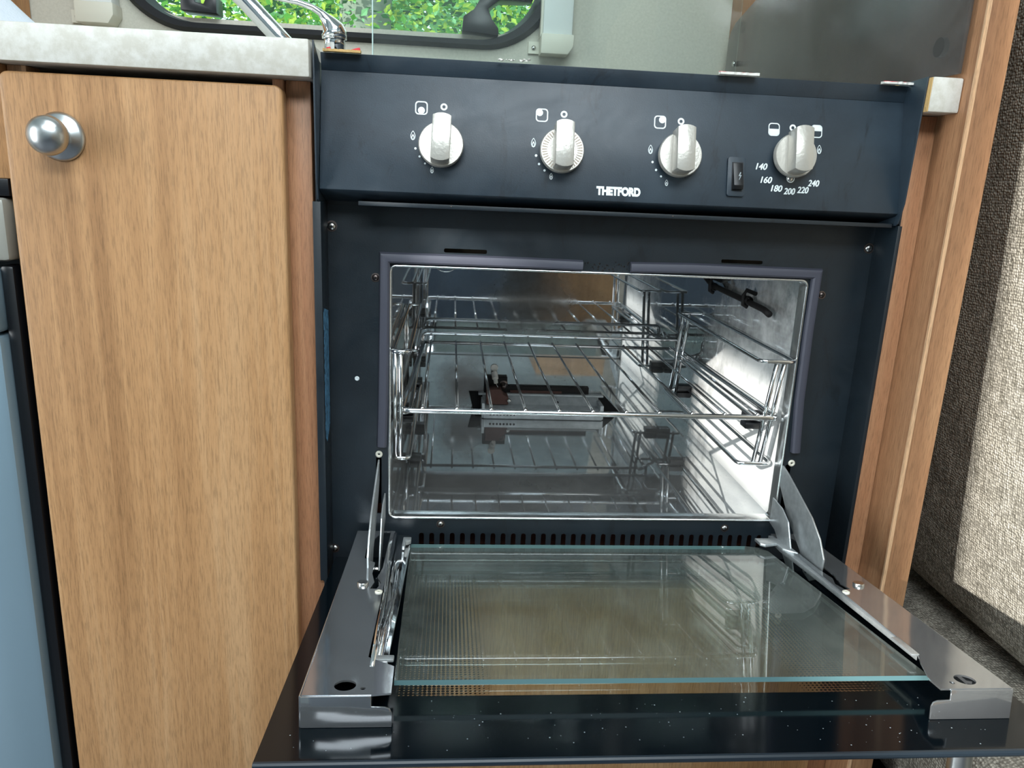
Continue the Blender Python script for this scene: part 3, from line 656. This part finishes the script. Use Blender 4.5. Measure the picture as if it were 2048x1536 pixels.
def text(body, x, z, size, shear=0.0, bold=0.0, w=None, nm='numeral', mat=None, sp=1.0, thick=0.0):
    cu = bpy.data.curves.new(nm, 'FONT'); cu.body = body; cu.size = size*200; cu.align_x = 'CENTER'; cu.align_y = 'CENTER'; cu.shear = shear; cu.offset = bold*200; cu.extrude = .01; cu.space_character = sp
    t = bpy.data.objects.new(nm, cu); C.objects.link(t); dg = bpy.context.evaluated_depsgraph_get(); me = bpy.data.meshes.new_from_object(t.evaluated_get(dg)); bpy.data.objects.remove(t)
    for v in me.vertices: v.co /= 200
    xs = [v.co.x for v in me.vertices]; ys = [v.co.y for v in me.vertices]; cx = (min(xs)+max(xs))/2; cy = (min(ys)+max(ys))/2; k_ = (w/(max(xs)-min(xs))) if w else 1
    for v in me.vertices: v.co = Vector((x+(v.co.x-cx)*k_, -.0002-v.co.z, z+(v.co.y-cy)))
    if thick:      # heavier strokes: the same glyphs repeated a hair's breadth apart
        bm = BM(); bm.from_mesh(me); src = bm.verts[:] + bm.edges[:] + bm.faces[:]
        for i, (du, dv) in enumerate(((thick, 0), (-thick, 0), (0, thick*.7), (0, -thick*.7))):
            d = bmesh.ops.duplicate(bm, geom=src)
            for g in d['geom']:
                if isinstance(g, bmesh.types.BMVert): g.co += Vector((du, -.00001*(i+1), dv))
        bm.to_mesh(me); bm.free()
    me.materials.clear(); me.materials.append(mat or M['print']); o = bpy.data.objects.new(nm, me); C.objects.link(o); o.parent = fa_o; return o
for s_, x, z in (('140', .2643, .0352), ('160', .2690, .0240), ('180', .2785, .0172), ('200', .2900, .0152), ('220', .3020, .0168), ('240', .3113, .0230)):
    text(s_, x, z, .0076, .25, 0, .0100, thick=.00024)
text('THETFORD', .1402, .0085, .0092, 0, .0006, .0380, 'lettering', sp=.98)
mark(lambda bm: (ringpoly(bm, circ(.2905, .0262, .0037), circ(.2905, .0262, .0028))), 'screw_ring')
bm = BM(); lathe(bm, [(0, .0012), (.0016, .001), (.0024, 0)], (.2905, 0, .0262), (0, -1, 0), 16); fpart('screw', bm, M['screw'], smooth=True)
# ignition switch
bm = BM(); prism(bm, rrect(.2338, .2494, .0084, .0418, .0024), XZ, -.0022, 0); sw = fpart('ignition_switch', bm, M['enamel'], .0005)
bm = BM(); box(bm, .2375, .2472, -.0026, -.0020, .0132, .0372); o = obj('switch_recess', bm, M['switch'], None); o.parent = sw
bm = BM(); prism(bm, [(-.0022, .0366), (-.0030, .0366), (-.0072, .0170), (-.0060, .0138), (-.0022, .0138)], YZ, .2382, .2466); o = obj('rocker', bm, M['switch'], None, .0004); o.parent = sw
bm = BM()
for pts in ([(.2440, .0285), (.2447, .0282), (.2434, .0253), (.2424, .0253)], [(.2424, .0256), (.2424, .0248), (.2449, .0252), (.2449, .0260)], [(.2449, .0258), (.2440, .0258), (.2424, .0216), (.2428, .0216)]):
    bm.faces.new([bm.verts.new((u, -.0030-(.0366-v)*.2143-.0002, v)) for u, v in pts])
o = obj('spark_symbol', bm, M['print_grey'], None); o.parent = sw

# ---- side racks
def loop(bm, x0, x1, y0, y1, z, r, rad=.007, dz=0.0):
    tube(bm, fillet([(x0, y0, z), (x1, y0, z), (x1, y1, z+dz), (x0, y1, z+dz)], rad, 5, True), r, 8, True)
clipm = M['switch']
for side, xi, xo_ in (('right', .296, .3305), ('left', -.0365, -.0510)):
    bm = BM()
    for z, y0, y1 in ((.6480, .028, .305), (.5360, .052, .340)): loop(bm, xi, xo_, y0, y1, z, .0021)
    loop(bm, xi+(.012 if side == 'right' else 0), xo_, .050, .330, .5835, .0021)
    xm = xi+(xo_-xi)*.50; xw = xi+(xo_-xi)*.88
    for xx in (xm, xm+(.0075 if side == 'right' else -.005)):
        tube(bm, [(xx, .030, .648), (xx-.001, .054, .536)], .0023, 8)
        tube(bm, [(xx-.010, .304, .648), (xx-.010, .330, .536)], .0023, 8)
    sr = part('side_rack', bm, M['wire'], smooth=True, label='chromed wire side rack on the %s cavity wall' % side)
    sgn = 1 if side == 'right' else -1; xwall = CX1 if side == 'right' else CX0
    for y, z in ((.335, .535), (.092, .5695)):
        bm = BM(); a, b = sorted((xwall-sgn*.001, xwall-sgn*.020)); box(bm, a, b, y-.004, y+.012, z+.0015, z+.0085); box(bm, a, b, y-.004, y+.012, z-.0085, z-.0015); box(bm, a, b, y+.002, y+.006, z-.004, z+.004)
        o = obj('clip', bm, clipm, None, .001); o.parent = sr; o.matrix_parent_inverse = Matrix()
# ---- grill burner pipe and lamp under the roof of the cavity
bm = BM(); tube(bm, fillet([(.322, .300, .700), (.325, .27, .690), (.325, .18, .688), (.325, .105, .686), (.326, .092, .683)], .01), .0034, 10)
for y in (.262, .150): tube(bm, [(.3335, y, .696), (.322, y, .700), (.3195, y, .694), (.320, y, .684), (.325, y, .6815)], .0024, 6); lathe(bm, [(.0036, -.006), (.0048, -.003), (.0048, .003), (.0036, .006)], (.325, y, .689), (0, 1, 0), 12)
tube(bm, fillet([(.322, .300, .700), (.318, .31, .708), (.312, .30, .712), (.309, .29, .705)], .005), .0010, 6)
part('thermostat_probe', bm, M['soot'], smooth=True)
bm = BM(); lathe(bm, [(.0, .0105), (.0095, .0105), (.0108, .012), (.0135, .011), (.0140, 0)], (.1655, .41, .7005), (0, -1, 0), 30); part('oven_lamp_socket', bm, M['switch'], smooth='auto')
bm = BM(); tube(bm, [(-.006+.0165*math.cos(math.radians(a)), .26, .7125+.0165*math.sin(math.radians(a))) for a in range(175, 366, 10)], .0007, 6)
part('sensor_wire', bm, M['wire'], smooth=True)
# ---- burner at the back of the floor
bm = BM(); prism(bm, [(.362, .4815), (.408, .4815), (.408, .506), (.400, .506), (.388, .4955), (.362, .4935)], YZ, .050, .219)
bp = part('burner', bm, M['burner_plate'], .0015, label='pale galvanised oven burner')
def sub(name, bm, mat, bev=0.0, **kw): o = obj(name, bm, mat, None, bev, **kw); o.parent = bp; o.matrix_parent_inverse = Matrix(); return o
bm = BM(); box(bm, .044, .226, .398, .4095, .5055, .5085); box(bm, .216, .221, .366, .40, .4820, .502); box(bm, .048, .052, .364, .40, .4820, .503); sub('folded_edge', bm, M['burner_plate'], .0006)
bm = BM(); box(bm, .052, .205, .4045, .4098, .5085, .5185); box(bm, .052, .085, .402, .4098, .5085, .532); sub('backing_plate', bm, M['soot'], .0006)
bm = BM(); box(bm, .09, .165, .4030, .4046, .5085, .5125); sub('rusty_strip', bm, M['rust'], .0004)
bm = BM(); prism(bm, [(.0545, .497), (.086, .497), (.086, .508), (.078, .512), (.075, .5195), (.0545, .5195)], XZ, .380, .402); sub('rusty_bracket', bm, M['rust'], .0012)
for x in (.108, .158):
    bm = BM(); lathe(bm, [(0, .0002), (.0020, .0002), (.0020, -.001)], (x, .3915, .4990), (0, -.75, .66), 14); sub('hole', bm, M['switch'])
bm = BM(); lathe(bm, [(0, .002), (.0028, .001), (.003, 0)], (.087, .379, .5035), (0, -1, .2), 12); sub('screw', bm, M['screw'], smooth=True)
for i in range(8):
    bm = BM(); lathe(bm, [(0, .0004), (.0016, .0004), (.0016, -.001)], (.060+i*.0048, .3618, .4880), (0, -1, 0), 10); sub('flame_port', bm, M['soot'])
for pts in ([(.0305, .508), (.052, .508), (.052, .4815), (.037, .4815)], [(.219, .505), (.230, .505), (.2535, .4815), (.219, .4815)]):
    bm = BM(); prism(bm, pts, XZ, .4062, .4098); sub('side_gap', bm, M['dark_void'])
for pts in ([(.034, .409), (.050, .409), (.050, .375), (.039, .375)], [(.219, .409), (.253, .409), (.236, .375), (.219, .375)]):
    bm = BM(); prism(bm, pts, FLAT, .4812, .4816); sub('floor_gap', bm, M['dark_void'])
bm = BM(); lathe(bm, [(.0045, 0), (.0045, .010), (.003, .011), (.003, .017), (0, .018)], (.066, .405, .5375), (.10, -.55, -.55), 16); lathe(bm, [(0, .003), (.005, .002), (.0055, 0)], (.066, .4095, .5440), (0, -1, 0), 16); sub('igniter', bm, M['white_seal'], smooth='auto', label='white ceramic igniter')
bm = BM(); tube(bm, [(.0685, .394, .524), (.074, .392, .514), (.077, .39, .505)], .0007, 6); sub('igniter_pin', bm, M['screw'], smooth=True)
bm = BM(); lathe(bm, [(0, .014), (.003, .013), (.0045, .006), (.0065, .005), (.0065, 0)], (.0795, .408, .5225), (0, -1, -.35), 18); sub('thermocouple', bm, M['screw_dark'], smooth='auto')

# ---- hinge arms
arm = [(.034, .541), (.020, .5375), (-.014, .5255), (-.0375, .517), (-.057, .505), (-.0685, .491), (-.0675, .472), (-.050, .460), (-.036, .462), (-.024, .478), (-.006, .488), (.012, .500), (.034, .520)]
for x, lab in ((-.0648, 'galvanised hinge arm at the left'), (.3345, 'galvanised hinge arm at the right')):
    bm = BM(); prism(bm, arm, YZ, x, x+.0016)
    ha = part('hinge_arm', bm, M['galv'], .0003, label=lab)
    s_ = -1 if x > 0 else 1
    bm = BM(); prism(bm, [(.033, .507), (.010, .505), (-.006, .498), (-.016, .480), (-.030, .458), (-.018, .454), (.004, .468), (.020, .478), (.033, .480)], YZ, x+s_*.006, x+s_*.006+.0014)
    o = obj('hinge_link', bm, M['galv'], None, .0003); o.parent = ha; o.matrix_parent_inverse = Matrix()
    bm = BM(); tube(bm, [(x-.006, -.052, .4715), (x+.008, -.052, .4715)], .0022, 10); o = obj('hinge_pin', bm, M['screw'], None, smooth='auto'); o.parent = ha; o.matrix_parent_inverse = Matrix()

# ---- the open door, local frame: x across, -y towards the front edge, z off the door; z=0 is the top of the brackets
td = math.radians(6.5); DM = Matrix.Translation((0, .030, .470)) @ Matrix.Rotation(-td, 4, 'X')
GX0, GX1, GV0, GV1 = -.1020, .3860, .020, .3275
WX0, WX1, WV0, WV1 = -.0290, .3060, .0545, .2625
bm = BM()
for d in ((GX0, WX0, -GV1, -GV0), (WX1, GX1, -GV1, -GV0), (WX0, WX1, -GV1, -WV1), (WX0, WX1, -WV0, -GV0)): box(bm, d[0], d[1], d[2], d[3], -.0245, -.0205)
bmesh.ops.remove_doubles(bm, verts=bm.verts, dist=1e-5)
dr = obj('oven_door', bm, M['black_gloss'], None, 0); dr.parent = ov; dr.matrix_parent_inverse = ov.matrix_basis.inverted(); dr.matrix_basis = DM
dr['label'] = 'open oven door of black glass with clear window'
def dpart(name, bm, mat, bev=0.0, **kw): o = obj(name, bm, mat, None, bev, **kw); o.parent = dr; return o
bm = BM(); box(bm, WX0, WX1, -WV1, -WV0, -.0243, -.0207); dpart('door_window', bm, M['dots'], label='clear window with printed dot border')
bm = BM(); tube(bm, [(GX0, -GV1, -.0225), (GX1, -GV1, -.0225)], .0022, 10); dpart('front_edge', bm, plain('polished_black_edge', lin(30, 40, 49), .3), smooth='auto')
# inner glass
gp = [(-.0315, -.022), (.2950, -.022), (.3070, -.026), (.3130, -.036), (.3262, -.2675), (-.0295, -.2675)]
bm = BM(); prism(bm, gp, FLAT, -.0100, -.0066); ig = dpart('inner_glass', bm, M['door_glass'])
for p in ig.data.polygons: p.material_index = 0
ig.data.materials.append(M['glass_edge'])
for p in ig.data.polygons:
    if p.normal.y < -.8 or p.normal.y > .95: p.material_index = 1
# brackets
def bracket(mirror):
    mx = (lambda x: .2810-x) if mirror else (lambda x: x)
    P2 = lambda pts: [(mx(u), v) for u, v in pts]
    bm = BM()
    if mirror: top = [(-.0820, -.004), (-.0820, -.295), (-.0345, -.295), (-.0345, -.283), (-.0420, -.262), (-.0475, -.250), (-.0475, -.004)]
    else: top = [(-.0835, -.004), (-.0820, -.295), (-.0405, -.295), (-.0295, -.2935), (-.0300, -.262), (-.0475, -.250), (-.0475, -.004)]
    prism(bm, P2(top), FLAT, -.0012, 0)
    o = dpart('door_bracket', bm, M['bracket'], 0, label='polished steel door bracket at the ' + ('right' if mirror else 'left'))
    cb_ = BM(); prism(cb_, P2([(-.0700, -.050), (-.0600, -.006), (-.0515, -.006), (-.0515, -.098), (-.0540, -.118), (-.0500, -.130), (-.0525, -.141), (-.0578, -.141), (-.0555, -.128), (-.0590, -.110), (-.0590, -.086), (-.0690, -.075)]), FLAT, -.01, .01)
    prism(cb_, P2([(-.0578+.0066*math.cos(a*PI/12), -.2845+.0062*math.sin(a*PI/12)) for a in range(24)]), FLAT, -.01, .01)
    prism(cb_, P2([(-.0468+.0017*math.cos(a*PI/6), -.2880+.0017*math.sin(a*PI/6)) for a in range(12)]), FLAT, -.01, .01)
    cc = obj('c', cb_, M['bracket'], None); 
    bpy.context.view_layer.update()
    cc.matrix_world = o.matrix_world.copy(); bpy.context.view_layer.update()
    cut(o, cc); return o, mx
def under(o, name, bm, mat, bev=0.0, **kw):      # flat children of the door beside the bracket
    return dpart(name, bm, mat, bev, **kw)
for mir in (False, True):
    o, mx = bracket(mir)
    def bx2(bm, x0, x1, y0, y1, z0, z1): a, b = sorted((mx(x0), mx(x1))); box(bm, a, b, y0, y1, z0, z1)
    bm = BM(); bx2(bm, -.0835, -.0823, -.295, -.004, -.0205, -.0006); dpart('bracket_side', bm, M['bracket'], .0003)
    bm = BM(); prism(bm, [(mx(u), v) for u, v in [(-.0825, -.0006), (-.0410, -.0006), (-.0410, -.0072), (-.0330, -.0076), (-.0300, -.0088), (-.0287, -.0115), (-.0287, -.0203), (-.0825, -.0203)]], XZ, -.2962, -.2950); dpart('bracket_front', bm, M['bracket'], .0003)
    # channel beside the glass: rounded bead, web, glass seat
    if not mir:
        bm = BM(); tube(bm, [(-.0470, -.010, -.0010), (-.0468, -.10, -.0010), (-.0448, -.16, -.0010), (-.0452, -.20, -.0010), (-.0440, -.262, -.0010)], .0018, 8); dpart('bracket_bead', bm, M['chrome'], smooth=True)
        bm = BM(); prism(bm, [(-.0452, -.006), (-.0330, -.006), (-.0312, -.040), (-.0330, -.16), (-.0350, -.255), (-.0430, -.255), (-.0440, -.16)], FLAT, -.0042, -.0032); dpart('glass_channel', bm, M['chrome'], .0006)
        for x in (-.0405, -.0385): 
            bm = BM(); tube(bm, [(x, -.095, -.0030), (x+.001, -.15, -.0030), (x-.001, -.19, -.0030), (x-.002, -.25, -.0030)], .0009, 6); dpart('channel_rib', bm, M['chrome'], smooth=True)
        bm = BM(); bx2(bm, -.0440, -.0310, -.252, -.246, -.0030, -.0005); dpart('glass_clip', bm, M['galv'], .0008)
        bm = BM(); prism(bm, [(-.0385, -.048), (-.0385, -.024), (-.0310, -.024), (-.0310, -.032), (-.0355, -.036), (-.0360, -.048)], FLAT, -.0028, .0012); dpart('glass_hook', bm, M['galv'], .0005)
    else:
        bm = BM(); prism(bm, [(mx(u), v) for u, v in [(-.0478, -.006), (-.0440, -.006), (-.0410, -.040), (-.0440, -.120), (-.0470, -.250), (-.0478, -.250)]], FLAT, -.0052, -.0012); dpart('glass_channel', bm, M['galv'], .0006)
        bm = BM(); prism(bm, [(mx(u), v) for u, v in [(-.0500, -.020), (-.0240, -.020), (-.0240, -.034), (-.0280, -.038), (-.0400, -.034), (-.0400, -.048), (-.0500, -.06)]], FLAT, -.0020, .0010); dpart('glass_hook', bm, M['galv'], .0005)
        bm = BM(); bx2(bm, -.0480, -.0420, -.252, -.226, -.0010, .0006); dpart('glass_clip', bm, M['galv'], .0008)
    sx_ = mx(-.0640) if not mir else mx(-.0692)
    bm = BM(); lathe(bm, [(0, .0018), (.0022, .0022), (.0042, .0022), (.0046, .0014), (.0046, 0)], (sx_, -.1325, 0), (0, 0, 1), 28); dpart('bracket_screw', bm, M['screw'], smooth='auto')
    bm = BM(); lathe(bm, [(.0010, .0006), (.0018, .0014), (.0030, .0008), (.0030, 0)], (mx(-.0503), -.1475, 0), (0, 0, 1), 24); dpart('rivet', bm, M['rail_cap'], smooth=True)
    bm = BM(); lathe(bm, [(0, 0), (.0062, 0), (.0066, -.008)], (mx(-.0578), -.2845, -.010), (0, 0, 1), 24); dpart('fixing_recess', bm, M['switch'])
# handle under the front edge
for x in (-.0525, .3185):
    bm = BM(); lathe(bm, [(0, 0), (.0068, 0), (.0068, .030), (.005, .032), (0, .032)], (x, -.315, -.0245), (0, 0, -1), 24); dpart('handle_post', bm, M['satin'], smooth='auto')
bm = BM(); tube(bm, [(-.075, -.315, -.060), (.345, -.315, -.060)], .0085, 16); dpart('handle_bar', bm, M['satin'], smooth='auto')
# specks of dirt on the black glass
bm = BM()
for i in range(120):
    x = random.uniform(GX0+.01, GX1-.02); y = -random.uniform(.268, .322); r_ = random.uniform(.00015, .0005); lathe(bm, [(0, 0), (r_, 0), (0, r_*.3)], (x, y, -.0205), (0, 0, 1), 5)
dpart('dust_specks', bm, M['print_grey'], kind='stuff')

# ================================================================== WIRE SHELF
rk = empty('oven_shelf', (.14, .2, .588), 'chromed wire shelf halfway up inside the oven', 'oven shelf')
def rp(name, bm, **kw): o = obj(name, bm, M['wire'], None, smooth=True, **kw); keep(o, rk); return o
ZF, ZB, Yf, Yb = .5880, .5900, .042, .355
bm = BM(); tube(bm, fillet([(-.0335, Yb, ZB), (-.0435, Yf, ZF), (.3262, Yf, ZF), (.3160, Yb, ZB), (.3160, Yb+.004, ZB-.004), (.306, Yb+.004, ZB)], .009, 6), .0028, 10); rp('shelf_frame', bm)
bm = BM(); tube(bm, fillet([(-.0400, Yb-.030, ZB-.0035), (-.0360, Yb-.002, ZB-.0035), (-.0345, Yb, ZB+.0125), (.3175, Yb, ZB+.0125), (.3175, Yb, ZB-.006), (.3300, Yb-.004, ZB-.008), (.332, Yb-.03, ZB-.0035)], .0065, 5), .0023, 10); rp('stop_bar', bm)
bm = BM(); tube(bm, [(-.036, Yb, ZB), (.303, Yb, ZB)], .0022, 10); rp('rear_bar', bm)
for i in range(11):
    x = -.0237+i*.0329; xb = -.0235+i*.0298
    xb = -.0300+.0033+i*.0310
    x0_ = -.0237+i*.03292
    bm = BM(); tube(bm, [(x0_, Yf, ZF+.0030), (x0_+.0, Yb+.004, ZB+.0030)] if False else [(x0_, Yf-.001, ZF+.0028), (x0_, Yb+.003, ZB+.0022)], .00145, 8); lathe(bm, [(0, .0016), (.0017, .0008), (.002, 0)], (x0_, Yf, ZF+.0030), (0, -.4, 1), 8)
    rp('shelf_wire', bm)
